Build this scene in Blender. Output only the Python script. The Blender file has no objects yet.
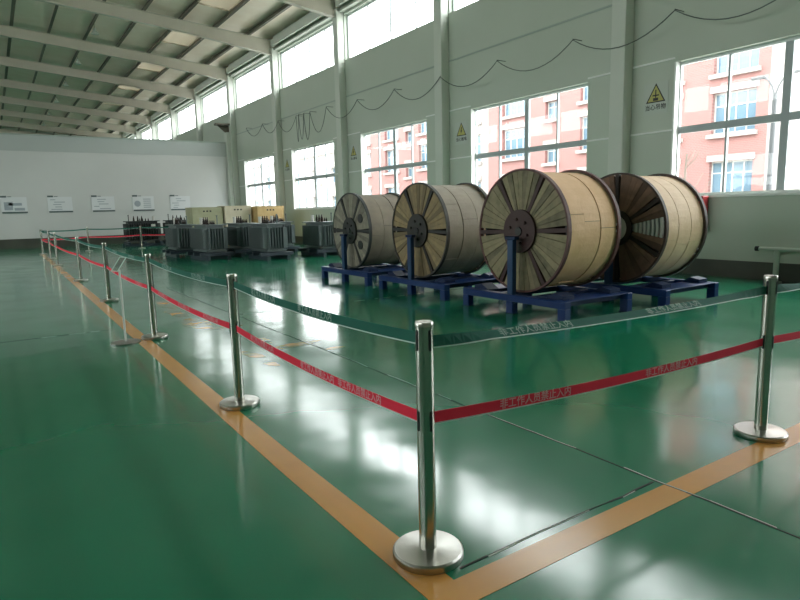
import bpy, bmesh, math, random
from mathutils import Vector, Matrix
random.seed(7)
S = bpy.context.scene
COL = S.collection
PI = math.pi

# ------------------------------------------------------------------ camera
cd = bpy.data.cameras.new('camera'); cam = bpy.data.objects.new('camera', cd); COL.objects.link(cam)
RX = ((0.8300671763, -0.1014219617, 0.5483630809),
      (-0.5571875335, -0.1102205777, 0.8230391709),
      (-0.0230333517, -0.9887188731, -0.1480015364))
cam.matrix_world = Matrix(((RX[0][0], -RX[0][1], -RX[0][2], 0.0),
                           (RX[1][0], -RX[1][1], -RX[1][2], 0.0),
                           (RX[2][0], -RX[2][1], -RX[2][2], 1.37),
                           (0, 0, 0, 1)))
cd.sensor_width = 36.0; cd.lens = 604.0/800.0*36.0; cd.clip_end = 400
S.camera = cam

# ------------------------------------------------------------------ overcast sky
w = bpy.data.worlds.new('overcast_sky'); S.world = w; w.use_nodes = True
bg = w.node_tree.nodes['Background']
bg.inputs[0].default_value = (1.0, 0.99, 0.965, 1); bg.inputs[1].default_value = 5.5
S.view_settings.view_transform = 'Standard'; S.view_settings.look = 'None'
S.view_settings.exposure = 1.0; S.view_settings.gamma = 1.0
S.view_settings.use_curve_mapping = False
S.cycles.max_bounces = 8; S.cycles.diffuse_bounces = 5; S.cycles.glossy_bounces = 4
S.cycles.transparent_max_bounces = 16
S.cycles.use_denoising = True
S.cycles.sample_clamp_indirect = 8.0

# hall dimensions
XR, XL = 11.2, -13.2            # inner faces of the long walls
Y0, Y1 = -9.8, 68.2             # ends of the hall
RIDGE = -1.0
YP = 32.45                      # partition
BAY = 6.0
COLS = [-3.8 + BAY*k for k in range(13)]     # column centres along Y (8.2 = nearest one in view)
WIN_Z = (1.5, 4.05); CL_Z = (6.76, 8.3)

def portal(x, y0, y1, z0, z1, sgn):
    # sampling guides in the window openings: they give off no light of their own
    l = bpy.data.lights.new('daylight_portal', 'AREA'); l.shape = 'RECTANGLE'; l.size = z1-z0; l.size_y = y1-y0
    l.cycles.is_portal = True
    o = bpy.data.objects.new('daylight_portal', l); COL.objects.link(o)
    o.location = (x, (y0+y1)/2, (z0+z1)/2); o.rotation_euler = (0, sgn*PI/2, 0)
portal(XR+0.3, -3, 32, *WIN_Z, 1); portal(XR+0.3, -3.8, 68, *CL_Z, 1)
portal(XL-0.3, 9, 26, *WIN_Z, -1); portal(XL-0.3, -3.8, 68, *CL_Z, -1)

# ------------------------------------------------------------------ materials
MATS = {}
def mat(name, col, rough=0.5, metal=0.0, col2=None, scale=8.0, bump=0.0, bscale=60.0, spec=0.5, stretch=(1,1,1), detail=4.0, coat=0.0):
    if name in MATS: return MATS[name]
    m = bpy.data.materials.new(name); m.use_nodes = True; MATS[name] = m
    nt = m.node_tree; b = nt.nodes['Principled BSDF']
    b.inputs['Base Color'].default_value = (*col, 1); b.inputs['Roughness'].default_value = rough
    b.inputs['Metallic'].default_value = metal; b.inputs['Specular IOR Level'].default_value = spec
    b.inputs['Coat Weight'].default_value = coat
    tc = nt.nodes.new('ShaderNodeTexCoord'); mp = nt.nodes.new('ShaderNodeMapping')
    mp.inputs['Scale'].default_value = stretch
    nt.links.new(tc.outputs['Object'], mp.inputs[0])
    if col2 is not None:
        n = nt.nodes.new('ShaderNodeTexNoise'); n.inputs['Scale'].default_value = scale; n.inputs['Detail'].default_value = detail
        nt.links.new(mp.outputs[0], n.inputs['Vector'])
        r = nt.nodes.new('ShaderNodeValToRGB'); r.color_ramp.elements[0].position = 0.35; r.color_ramp.elements[1].position = 0.65
        r.color_ramp.elements[0].color = (*col, 1); r.color_ramp.elements[1].color = (*col2, 1)
        nt.links.new(n.outputs['Fac'], r.inputs[0]); nt.links.new(r.outputs[0], b.inputs['Base Color'])
    if bump:
        n2 = nt.nodes.new('ShaderNodeTexNoise'); n2.inputs['Scale'].default_value = bscale
        nt.links.new(mp.outputs[0], n2.inputs['Vector'])
        bp = nt.nodes.new('ShaderNodeBump'); bp.inputs['Strength'].default_value = bump; bp.inputs['Distance'].default_value = 0.02
        nt.links.new(n2.outputs['Fac'], bp.inputs['Height']); nt.links.new(bp.outputs[0], b.inputs['Normal'])
    return m

def emissionless_glass(name, tint, ior=1.45):
    m = bpy.data.materials.new(name); m.use_nodes = True; MATS[name] = m
    nt = m.node_tree; nt.nodes.remove(nt.nodes['Principled BSDF'])
    out = nt.nodes['Material Output']
    t = nt.nodes.new('ShaderNodeBsdfTransparent'); t.inputs[0].default_value = (*tint, 1)
    g = nt.nodes.new('ShaderNodeBsdfGlossy'); g.inputs['Roughness'].default_value = 0.02
    f = nt.nodes.new('ShaderNodeFresnel'); f.inputs[0].default_value = ior
    mx = nt.nodes.new('ShaderNodeMixShader')
    ge = nt.nodes.new('ShaderNodeNewGeometry'); mm = nt.nodes.new('ShaderNodeMath'); mm.operation = 'SUBTRACT'; mm.inputs[0].default_value = 1.0
    m2 = nt.nodes.new('ShaderNodeMath'); m2.operation = 'MULTIPLY'       # reflect on the entering face only: a thin sheet
    nt.links.new(ge.outputs['Backfacing'], mm.inputs[1]); nt.links.new(f.outputs[0], m2.inputs[0]); nt.links.new(mm.outputs[0], m2.inputs[1])
    nt.links.new(m2.outputs[0], mx.inputs[0]); nt.links.new(t.outputs[0], mx.inputs[1]); nt.links.new(g.outputs[0], mx.inputs[2])
    nt.links.new(mx.outputs[0], out.inputs['Surface'])
    return m

M_wall = mat('wall_paint', (0.455, 0.51, 0.43), 0.5, col2=(0.48, 0.53, 0.455), scale=0.6)
M_part = mat('partition_white', (0.56, 0.57, 0.555), 0.6, col2=(0.59, 0.60, 0.585), scale=0.5)
M_partband = mat('partition_band', (0.43, 0.465, 0.45), 0.6)
M_steel = mat('painted_steel', (0.55, 0.59, 0.52), 0.5, col2=(0.58, 0.61, 0.55), scale=1.5)
M_rafter = mat('rafter_paint', (0.60, 0.57, 0.48), 0.5, col2=(0.55, 0.52, 0.43), scale=1.0)
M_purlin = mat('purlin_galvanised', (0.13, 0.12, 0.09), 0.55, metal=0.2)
M_roof = mat('roof_sheet', (0.92, 0.80, 0.67), 0.45, metal=0.25, col2=(0.97, 0.87, 0.75), scale=1.2, bump=0.5, bscale=3)
M_skirt = mat('dark_skirting', (0.055, 0.06, 0.046), 0.5, col2=(0.07, 0.075, 0.058), scale=2)
M_frame = mat('window_aluminium', (0.62, 0.66, 0.65), 0.4)
M_mull = mat('mullion_grey', (0.36, 0.41, 0.42), 0.4)
M_strip = mat('joint_strip_white', (0.78, 0.80, 0.77), 0.5)
M_seam = mat('seam_grey', (0.33, 0.39, 0.35), 0.6)
M_glass = emissionless_glass('window_glass', (0.93, 0.96, 0.97))
M_chrome = mat('brushed_chrome', (0.48, 0.48, 0.43), 0.24, metal=1.0, bump=0.02, bscale=40, stretch=(1, 1, 0.05))
M_basechrome = mat('base_chrome', (0.50, 0.49, 0.46), 0.28, metal=1.0, bump=0.06, bscale=18)
M_black = mat('black_plastic', (0.012, 0.014, 0.014), 0.4)
M_red = mat('red_webbing', (0.85, 0.03, 0.07), 0.7, bump=0.15, bscale=300, spec=0.25)
M_green = mat('green_webbing', (0.022, 0.135, 0.10), 0.7, bump=0.15, bscale=300, spec=0.2)
M_edge = mat('pale_stripe', (0.62, 0.72, 0.68), 0.5)
M_ltr = mat('belt_lettering', (0.80, 0.42, 0.45), 0.6)
M_ltrg = mat('green_belt_lettering', (0.34, 0.48, 0.42), 0.6)
M_blue = mat('blue_stand_paint', (0.005, 0.026, 0.115), 0.4, col2=(0.008, 0.034, 0.135), scale=5, spec=0.25)
M_bluedark = mat('blue_stand_worn', (0.005, 0.016, 0.06), 0.5, col2=(0.012, 0.028, 0.075), scale=6, spec=0.25)
M_orange = mat('orange_floor_paint', (0.62, 0.30, 0.065), 0.2, col2=(0.56, 0.265, 0.065), scale=2.5)
M_ink = mat('black_ink', (0.015, 0.015, 0.012), 0.5)
M_yel = mat('warning_yellow', (0.42, 0.39, 0.10), 0.5)
M_sheet = mat('sign_sheet', (0.47, 0.52, 0.46), 0.4)
M_redbox = mat('red_cabinet_paint', (0.42, 0.03, 0.035), 0.4)
M_grey = mat('grey_pipe_paint', (0.42, 0.46, 0.41), 0.45)
M_white = mat('white_board', (0.66, 0.68, 0.69), 0.5)
M_boardgrey = mat('board_print_grey', (0.33, 0.37, 0.40), 0.6)
M_boarddark = mat('board_print_dark', (0.09, 0.12, 0.12), 0.6)
M_tf = [mat('transformer_grey', (0.105, 0.135, 0.135), 0.4, col2=(0.125, 0.155, 0.155), scale=3),
        mat('transformer_dark', (0.03, 0.036, 0.036), 0.5, col2=(0.04, 0.045, 0.045), scale=3)]
M_porc = mat('brown_porcelain', (0.030, 0.020, 0.018), 0.25)
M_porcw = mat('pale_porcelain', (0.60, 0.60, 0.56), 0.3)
M_skid = mat('dark_skid', (0.03, 0.045, 0.06), 0.5)
M_crate = [mat('crate_pale', (0.62, 0.55, 0.42), 0.7, col2=(0.56, 0.49, 0.36), scale=4),
           mat('crate_tan', (0.52, 0.34, 0.14), 0.7, col2=(0.60, 0.42, 0.20), scale=4),
           mat('crate_olive', (0.36, 0.35, 0.22), 0.7, col2=(0.42, 0.41, 0.27), scale=4)]
M_cable = mat('grey_cable', (0.10, 0.12, 0.11), 0.6)
M_brick = None

def floor_material():
    m = bpy.data.materials.new('green_epoxy'); m.use_nodes = True
    nt = m.node_tree; b = nt.nodes['Principled BSDF']; L = nt.links.new
    tc = nt.nodes.new('ShaderNodeTexCoord')
    n = nt.nodes.new('ShaderNodeTexNoise'); n.inputs['Scale'].default_value = 0.35; n.inputs['Detail'].default_value = 5
    L(tc.outputs['Object'], n.inputs['Vector'])
    r = nt.nodes.new('ShaderNodeValToRGB')
    r.color_ramp.elements[0].position = 0.3; r.color_ramp.elements[0].color = (0.009, 0.165, 0.080, 1)
    r.color_ramp.elements[1].position = 0.7; r.color_ramp.elements[1].color = (0.013, 0.205, 0.108, 1)
    L(n.outputs['Fac'], r.inputs[0]); L(r.outputs[0], b.inputs['Base Color'])
    n3 = nt.nodes.new('ShaderNodeTexNoise'); n3.inputs['Scale'].default_value = 1.3; n3.inputs['Detail'].default_value = 4
    L(tc.outputs['Object'], n3.inputs['Vector'])
    mr = nt.nodes.new('ShaderNodeMapRange'); mr.inputs[1].default_value = 0.3; mr.inputs[2].default_value = 0.7
    mr.inputs[3].default_value = 0.10; mr.inputs[4].default_value = 0.18
    L(n3.outputs['Fac'], mr.inputs[0]); L(mr.outputs[0], b.inputs['Roughness'])
    n2 = nt.nodes.new('ShaderNodeTexNoise'); n2.inputs['Scale'].default_value = 1.1; n2.inputs['Detail'].default_value = 2
    L(tc.outputs['Object'], n2.inputs['Vector'])
    bp = nt.nodes.new('ShaderNodeBump'); bp.inputs['Strength'].default_value = 0.33; bp.inputs['Distance'].default_value = 0.02
    L(n2.outputs['Fac'], bp.inputs['Height']); L(bp.outputs[0], b.inputs['Normal'])
    b.inputs['IOR'].default_value = 1.72
    return m
M_floor = floor_material()

def brick_material():
    m = bpy.data.materials.new('red_brick_facade'); m.use_nodes = True
    nt = m.node_tree; b = nt.nodes['Principled BSDF']; L = nt.links.new
    tc = nt.nodes.new('ShaderNodeTexCoord'); sx = nt.nodes.new('ShaderNodeSeparateXYZ'); cx = nt.nodes.new('ShaderNodeCombineXYZ')
    L(tc.outputs['Object'], sx.inputs[0]); L(sx.outputs['Y'], cx.inputs['X']); L(sx.outputs['Z'], cx.inputs['Y'])
    br = nt.nodes.new('ShaderNodeTexBrick'); br.inputs['Scale'].default_value = 3.0
    br.inputs['Color1'].default_value = (0.225, 0.105, 0.098, 1); br.inputs['Color2'].default_value = (0.205, 0.095, 0.088, 1)
    br.inputs['Mortar'].default_value = (0.25, 0.16, 0.145, 1); br.inputs['Mortar Size'].default_value = 0.02
    L(cx.outputs[0], br.inputs['Vector']); L(br.outputs['Color'], b.inputs['Base Color'])
    b.inputs['Roughness'].default_value = 0.9
    return m
M_brick = brick_material()
M_cream = mat('cream_cladding', (0.27, 0.245, 0.23), 0.9)
M_bglass = mat('far_window_glass', (0.10, 0.16, 0.21), 0.08)
M_bframe = mat('far_window_frame', (0.40, 0.40, 0.38), 0.6)
M_ground = mat('paving', (0.42, 0.41, 0.39), 0.9, col2=(0.48, 0.47, 0.45), scale=0.5)
M_trans = bpy.data.materials.new('translucent_skylight'); M_trans.use_nodes = True
_nt = M_trans.node_tree; _nt.nodes.remove(_nt.nodes['Principled BSDF'])
_t = _nt.nodes.new('ShaderNodeBsdfTranslucent'); _t.inputs[0].default_value = (0.42, 0.40, 0.34, 1)
_d = _nt.nodes.new('ShaderNodeBsdfDiffuse'); _d.inputs[0].default_value = (0.5, 0.49, 0.44, 1)
_a = _nt.nodes.new('ShaderNodeMixShader'); _a.inputs[0].default_value = 0.6
_nt.links.new(_t.outputs[0], _a.inputs[1]); _nt.links.new(_d.outputs[0], _a.inputs[2])
_nt.links.new(_a.outputs[0], _nt.nodes['Material Output'].inputs['Surface'])

# ------------------------------------------------------------------ mesh helpers
class MB:
    def __init__(s): s.v = []; s.f = []; s.sm = []
    def add(s, vs, fs, smooth=False):
        o = len(s.v); s.v += [tuple(p) for p in vs]; s.f += [tuple(i+o for i in f) for f in fs]; s.sm += [smooth]*len(fs); return s
    def box(s, x0, x1, y0, y1, z0, z1, M=None):
        vs = [Vector((x, y, z)) for z in (z0, z1) for y in (y0, y1) for x in (x0, x1)]
        if M is not None: vs = [M @ p for p in vs]
        return s.add(vs, [(0, 2, 3, 1), (4, 5, 7, 6), (0, 1, 5, 4), (2, 6, 7, 3), (0, 4, 6, 2), (1, 3, 7, 5)])
    def bev(s, x0, x1, y0, y1, z0, z1, b=0.01, M=None):
        # box whose long edges are chamfered along every axis
        bm = bmesh.new(); bmesh.ops.create_cube(bm, size=1)
        bmesh.ops.scale(bm, vec=(x1-x0, y1-y0, z1-z0), verts=bm.verts)
        bmesh.ops.translate(bm, vec=((x0+x1)/2, (y0+y1)/2, (z0+z1)/2), verts=bm.verts)
        bmesh.ops.bevel(bm, geom=bm.edges[:], offset=b, segments=1, affect='EDGES')
        bm.verts.ensure_lookup_table(); bm.verts.index_update()
        vs = [v.co.copy() for v in bm.verts]
        if M is not None: vs = [M @ p for p in vs]
        s.add(vs, [[v.index for v in f.verts] for f in bm.faces]); bm.free(); return s
    def lathe(s, prof, n=24, M=None, smooth=True):
        # prof: (radius, height) from bottom to top around Z
        vs = []; fs = []
        for r, z in prof:
            for k in range(n):
                a = 2*PI*k/n; vs.append(Vector((r*math.cos(a), r*math.sin(a), z)))
        for i in range(len(prof)-1):
            for k in range(n):
                k2 = (k+1) % n; fs.append((i*n+k, i*n+k2, (i+1)*n+k2, (i+1)*n+k))
        fs.append(tuple(range(n-1, -1, -1))); fs.append(tuple((len(prof)-1)*n+k for k in range(n)))
        if M is not None: vs = [M @ p for p in vs]
        return s.add(vs, fs, smooth)
    def tube(s, pts, r, n=8):
        pts = [Vector(p) for p in pts]; vs = []; fs = []
        up = Vector((0, 0, 1))
        for i, p in enumerate(pts):
            t = (pts[min(i+1, len(pts)-1)] - pts[max(i-1, 0)]).normalized()
            a = t.cross(up)
            if a.length < 1e-3: a = t.cross(Vector((0, 1, 0)))
            a.normalize(); b = t.cross(a)
            for k in range(n):
                an = 2*PI*k/n; vs.append(p + r*(math.cos(an)*a + math.sin(an)*b))
        for i in range(len(pts)-1):
            for k in range(n):
                k2 = (k+1) % n; fs.append((i*n+k, i*n+k2, (i+1)*n+k2, (i+1)*n+k))
        fs.append(tuple(range(n))); fs.append(tuple((len(pts)-1)*n+k for k in range(n-1, -1, -1)))
        return s.add(vs, fs, True)
    def prism(s, poly, h0, h1, M=None):
        # polygon in XY extruded in Z
        n = len(poly); vs = [Vector((p[0], p[1], h0)) for p in poly] + [Vector((p[0], p[1], h1)) for p in poly]
        if M is not None: vs = [M @ p for p in vs]
        return s.add(vs, [tuple(range(n-1, -1, -1)), tuple(range(n, 2*n))] + [(k, (k+1) % n, n+(k+1) % n, n+k) for k in range(n)])
    def mesh(s, name, m):
        me = bpy.data.meshes.new(name); me.from_pydata(s.v, [], s.f); me.materials.append(m)
        me.polygons.foreach_set('use_smooth', s.sm)
        bm = bmesh.new(); bm.from_mesh(me); bmesh.ops.recalc_face_normals(bm, faces=bm.faces); bm.to_mesh(me); bm.free()
        me.update()
        if any(s.sm): me.set_sharp_from_angle(angle=math.radians(40))
        return me
    def build(s, name, m, parent=None): return link(name, s.mesh(name, m), parent)

def link(name, me, parent=None, loc=None):
    o = bpy.data.objects.new(name, me); COL.objects.link(o)
    if parent: o.parent = parent
    if loc is not None: o.location = loc
    return o
def tag(o, label=None, cat=None, group=None, kind=None):
    if label: o['label'] = label
    if cat: o['category'] = cat
    if group: o['group'] = group
    if kind: o['kind'] = kind
    return o
def thing(name, loc, label, cat, group=None, rz=0.0):
    o = bpy.data.objects.new(name, None); COL.objects.link(o); o.location = loc; o.rotation_euler = (0, 0, rz); o.empty_display_size = 0.1
    return tag(o, label, cat, group)
def struct(name, mb, m):
    o = mb.build(name, m); o['kind'] = 'structure'; return o
def copy_tree(o, parent=None):
    c = o.copy(); COL.objects.link(c); c.parent = parent
    for ch in list(o.children): copy_tree(ch, c)
    return c

FONT_CACHE = {}
def text_mesh(txt, size, m, bold=0.0):
    key = (txt, size, m.name)
    if key in FONT_CACHE: return FONT_CACHE[key]
    cu = bpy.data.curves.new('lettering', 'FONT'); cu.body = txt; cu.size = size; cu.align_x = 'CENTER'; cu.align_y = 'CENTER'
    cu.resolution_u = 2; cu.offset = bold
    o = bpy.data.objects.new('lettering', cu); COL.objects.link(o)
    dg = bpy.context.evaluated_depsgraph_get(); me = bpy.data.meshes.new_from_object(o.evaluated_get(dg))
    bpy.data.objects.remove(o); bpy.data.curves.remove(cu)
    me.name = 'lettering'; me.materials.clear(); me.materials.append(m); FONT_CACHE[key] = me
    return me

# ------------------------------------------------------------------ floor
floor = struct('floor', MB().box(XL-0.25, XR+0.25, Y0, Y1, -0.2, 0.0), M_floor)
def strip(name, pts, width, m, z=0.0015, n=1):
    # flat painted strip along a polyline on the floor, a millimetre or two thick
    mb = MB(); pts = [Vector((p[0], p[1], 0)) for p in pts]
    for a, b in zip(pts, pts[1:]):
        d = (b-a).normalized(); nrm = Vector((-d.y, d.x, 0))*width/2
        mb.prism([a-nrm, b-nrm, b+nrm, a+nrm], 0.0002, z)
    return mb.build(name, m, floor)
def lineX(y): return 1.222 + max(0.0, y-3)*0.0108
strip('floor_line', [(1.222, 1.485), (1.222, 3.0), (lineX(27.4), 27.4)], 0.145, M_orange)
strip('floor_line', [(1.2945, 1.555), (10.4, 1.545)], 0.14, M_orange)
# worn inner marking
M_worn = mat('worn_orange_paint', (0.012, 0.18, 0.09), 0.14, col2=(0.60, 0.30, 0.08), scale=5.0, detail=8)
def blotch(cx, cy, rx, ry, ang, seed):
    rnd = random.Random(seed); pts = []
    for k in range(18):
        a = 2*PI*k/18; q = 1 + rnd.uniform(-0.25, 0.2); x, y = rx*q*math.cos(a), ry*q*math.sin(a)
        pts.append((cx + x*math.cos(ang)-y*math.sin(ang), cy + x*math.sin(ang)+y*math.cos(ang)))
    MB().prism(pts, 0.0002, 0.0014).build('worn_floor_marking', M_worn, floor)
for i, (bx, by, rx, ry, a) in enumerate([(2.12, 9.7, .12, .5, .0), (2.02, 8.7, .10, .35, .1), (2.02, 7.7, .16, .42, -.05), (2.25, 7.2, .2, .07, .1),
        (1.99, 5.62, .07, .22, .1), (2.00, 5.15, .05, .12, .2), (2.52, 5.75, .26, .10, .1), (2.75, 5.35, .12, .06, .2), (2.3, 6.2, .1, .2, .3)]):
    blotch(bx, by, rx, ry, a, i)
# saw-cut joints with a chipped pale edge
M_jd = mat('joint_dark', (0.02, 0.035, 0.03), 0.8); M_jw = mat('joint_chipped', (0.55, 0.62, 0.57), 0.7)
def joint(p, q, seg=0.12, seed=1, pale=0.5):
    rnd = random.Random(seed); p = Vector((p[0], p[1], 0)); q = Vector((q[0], q[1], 0)); L = (q-p).length; d = (q-p)/L; nn = Vector((-d.y, d.x, 0))
    dk = MB(); wh = MB(); t = 0; j = 0
    while t < L:
        t2 = min(L, t + seg*rnd.uniform(.5, 1.6)); j2 = j*0.7 + rnd.uniform(-.006, .006); wd = rnd.uniform(.0025, .006)
        a = p+d*t+nn*j; b = p+d*t2+nn*j2
        dk.prism([a-nn*wd, b-nn*wd, b+nn*wd, a+nn*wd], 0.0003, 0.0019)
        if rnd.random() < pale:
            e = rnd.uniform(.003, .008); wh.prism([a-nn*(wd+e), b-nn*(wd+e), b-nn*wd, a-nn*wd], 0.0003, 0.0021)
        t = t2; j = j2
    dk.build('floor_joint', M_jd, floor)
    if wh.v: wh.build('chipped_joint_edge', M_jw, floor)
joint((2.62, -2), (2.64, 12), seed=3, pale=.6)
joint((1.36, 1.668), (2.6, 1.668), seed=5, pale=.8)
joint((-8, 8.0), (1.1, 8.0), seed=6, pale=.2)
joint((2.65, 8.0), (11, 8.0), seed=8, pale=.3)

# ------------------------------------------------------------------ long walls with openings
def wall_cells(mb, x0, x1, ys, zs, holes):
    ys = sorted(set(ys)); zs = sorted(set(zs))
    for a, b in zip(ys, ys[1:]):
        for c, d in zip(zs, zs[1:]):
            my, mz = (a+b)/2, (c+d)/2
            if any(h[0] < my < h[1] and h[2] < mz < h[3] for h in holes): continue
            mb.box(x0, x1, a, b, c, d)
    return mb
LOW = [(c+0.95, c+4.9) for c in COLS if -4 < c < 27]                   # lower windows
CLE = [(c+0.2, c+5.8) for c in COLS if c < 66]                         # clerestory strips
holes = [(a, b, *WIN_Z) for a, b in LOW] + [(a, b, *CL_Z) for a, b in CLE]
ys = [Y0, Y1] + [v for h in holes for v in h[:2]]; zs = [0, 9.3] + [v for h in holes for v in h[2:]]
wall_right = struct('wall_right', wall_cells(MB(), XR, XR+0.24, ys, zs, holes), M_wall)
LOWL = [(c+0.95, c+4.9) for c in COLS if 7 < c < 20]; WIN_ZL = WIN_Z
holesl = [(a, b, *WIN_ZL) for a, b in LOWL] + [(a, b, *CL_Z) for a, b in CLE]  # openings on the unseen side, added to let daylight into the hall
wall_left = struct('wall_left', wall_cells(MB(), XL-0.24, XL, [Y0, Y1] + [v for h in holesl for v in h[:2]], [0, 9.3] + [v for h in holesl for v in h[2:]], holesl), M_wall)
wall_back = struct('wall_back', MB().box(XL-0.24, XR+0.24, Y0-0.24, Y0, 0, 10.5), M_wall)
wall_end = struct('wall_end', MB().box(XL-0.24, XR+0.24, Y1, Y1+0.24, 0, 10.5), M_wall)
struct('baseboard_right', MB().box(XR-0.03, XR-0.001, Y0+.01, YP-0.1, 0.001, 0.31), M_skirt)
struct('baseboard_left', MB().box(XL+0.001, XL+0.03, Y0+.01, YP-0.1, 0.001, 0.31), M_skirt)

# pieces of the right wall: columns, cover strips
col_me = MB(); col_me.bev(-0.28, 0, -0.17, 0.17, 0.0, 8.5, 0.012); col_me.box(-0.31, 0, -0.20, 0.20, 0.0, 0.03)
col_me = col_me.mesh('column', M_steel)
for c in COLS:
    link('column', col_me, wall_right, (XR-0.001, c, 0.0))
    o = link('column', col_me, wall_left, (XL+0.001, c, 0.0)); o.rotation_euler = (0, 0, PI)
def ystrip(name, y0, y1, z, h, d, m): MB().box(XR-d, XR-0.001, y0, y1, z-h/2, z+h/2).build(name, m, wall_right)
for c in COLS:
    if -4 < c < 28:
        for z in (4.12, 2.78):
            ystrip('cover_strip', c+0.18, c+0.95, z, 0.035, 0.02, M_strip)
            ystrip('cover_strip', c+4.9, c+5.82, z, 0.035, 0.02, M_strip)
        ystrip('panel_seam', c+0.18, c+5.82, 5.48, 0.04, 0.015, M_seam)
        ystrip('window_sill_strip', c+0.95, c+4.9, 1.48, 0.04, 0.03, M_strip)
        # white reveal lining at the far jamb of each window
        MB().box(XR-0.012, XR+0.2, c+4.865, c+4.9, *WIN_Z).build('jamb_lining', M_strip, wall_right)

# windows
WN = [0]
def window(x, y0, y1, z0, z1, npan, rows, side):
    WN[0] += 1
    o = bpy.data.objects.new('window_%d' % WN[0], None); COL.objects.link(o); o.location = (x, y0, z0); o['kind'] = 'structure'; o.empty_display_size = .1
    W, H = y1-y0, z1-z0; t = 0.035; mw = 0.065 if rows else 0.03
    fr = MB(); f = 0.055
    fr.box(-t, t, 0, f, 0, H); fr.box(-t, t, W-f, W, 0, H); fr.box(-t, t, f, W-f, 0, f); fr.box(-t, t, f, W-f, H-f, H)
    fr.build('window_frame', M_frame, o)
    pw = W/npan
    for k in range(1, npan):
        wd = mw if k == npan//2 else 0.018
        MB().box(-t*.9, t*.9, k*pw-wd, k*pw+wd, f, H-f).build('mullion', M_mull, o)
    zz = [f] + [H*r for r in rows] + [H-f]
    for r in rows:
        for k in range(npan):
            a = k*pw + (f if k == 0 else (mw if k == npan//2 else 0.018)); b = (k+1)*pw - (f if k == npan-1 else (mw if k+1 == npan//2 else 0.018))
            MB().box(-t*.85, t*.85, a, b, H*r-0.065, H*r+0.065).build('transom', M_mull, o)
    for i in range(len(zz)-1):
        lo = zz[i] + (0.065 if i > 0 else 0); hi = zz[i+1] - (0.065 if i < len(zz)-2 else 0)
        for k in range(npan):
            a = k*pw + (f if k == 0 else (mw if k == npan//2 else 0.018)); b = (k+1)*pw - (f if k == npan-1 else (mw if k+1 == npan//2 else 0.018))
            MB().box(-0.003, 0.003, a, b, lo, hi).build('pane', M_glass, o)
    return o
for a, b in LOW: window(XR+0.16, a, b, *WIN_Z, 4, [0.5], 1)
for a, b in CLE: window(XR+0.16, a, b, *CL_Z, 4, [], 1)
for a, b in LOWL: window(XL-0.16, a, b, *WIN_ZL, 4, [0.5], -1)
for a, b in CLE: window(XL-0.16, a, b, *CL_Z, 2, [], -1)

# ------------------------------------------------------------------ roof
def roofz(x): return 9.05 + 0.083*(10.7 - (x if x >= RIDGE else 2*RIDGE - x))
SL = math.atan(0.083)
PUR = [10.0 - 1.4*k for k in range(8)]            # purlins, right slope (down to 0.2)
gaps = [(XR+0.3, PUR[0])] + list(zip(PUR, PUR[1:])) + [(PUR[-1], RIDGE)]
def slab(mb, xa, xb, y0, y1, dz0, dz1):
    za, zb = roofz(xa), roofz(xb)
    return mb.add([(xa, y0, za+dz0), (xb, y0, zb+dz0), (xb, y1, zb+dz0), (xa, y1, za+dz0), (xa, y0, za+dz1), (xb, y0, zb+dz1), (xb, y1, zb+dz1), (xa, y1, za+dz1)],
                  [(0, 3, 2, 1), (4, 5, 6, 7), (0, 1, 5, 4), (1, 2, 6, 5), (2, 3, 7, 6), (3, 0, 4, 7)])
deck = MB()
SKY = []
bays = list(zip([Y0-0.3]+COLS, COLS+[Y1+0.3]))
for a, b in bays:
    for gi, (xa, xb) in enumerate(gaps):
        if gi == 2:
            m_ = a+(b-a)*0.30; n_ = a+(b-a)*0.72
            slab(deck, xa, xb, a, m_, 0.02, 0.14); slab(deck, xa, xb, n_, b, 0.02, 0.14); SKY.append((xa, xb, m_, n_))
        else:
            slab(deck, xa, xb, a, b, 0.02, 0.14)
    slab(deck, RIDGE, XL-0.54, a, b, 0.02, 0.14)
ceiling = struct('ceiling', deck, M_roof)
for a, b in bays:
    for gi, (xa, xb) in enumerate(gaps):
        if gi == 2:
            for (p, q) in ((a, a+(b-a)*.30), (a+(b-a)*.72, b)):
                slab(MB(), xa-0.01, xb+0.01, p+0.01, q-0.01, -0.004, 0.018).build('roof_panel', M_roof, ceiling)
        else:
            slab(MB(), xa-0.01, xb+0.01, a+0.01, b-0.01, -0.004, 0.018).build('roof_panel', M_roof, ceiling)
for xa, xb, p, q in SKY:
    slab(MB(), xa, xb, p, q, 0.03, 0.05).build('skylight_panel', M_trans, ceiling)
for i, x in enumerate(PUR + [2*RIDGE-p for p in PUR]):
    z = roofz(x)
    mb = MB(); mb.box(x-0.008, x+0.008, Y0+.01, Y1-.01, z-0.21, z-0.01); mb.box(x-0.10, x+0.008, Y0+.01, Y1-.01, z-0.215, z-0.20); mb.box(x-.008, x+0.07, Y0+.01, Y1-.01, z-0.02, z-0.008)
    mb.build('purlin', M_purlin, ceiling)
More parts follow.
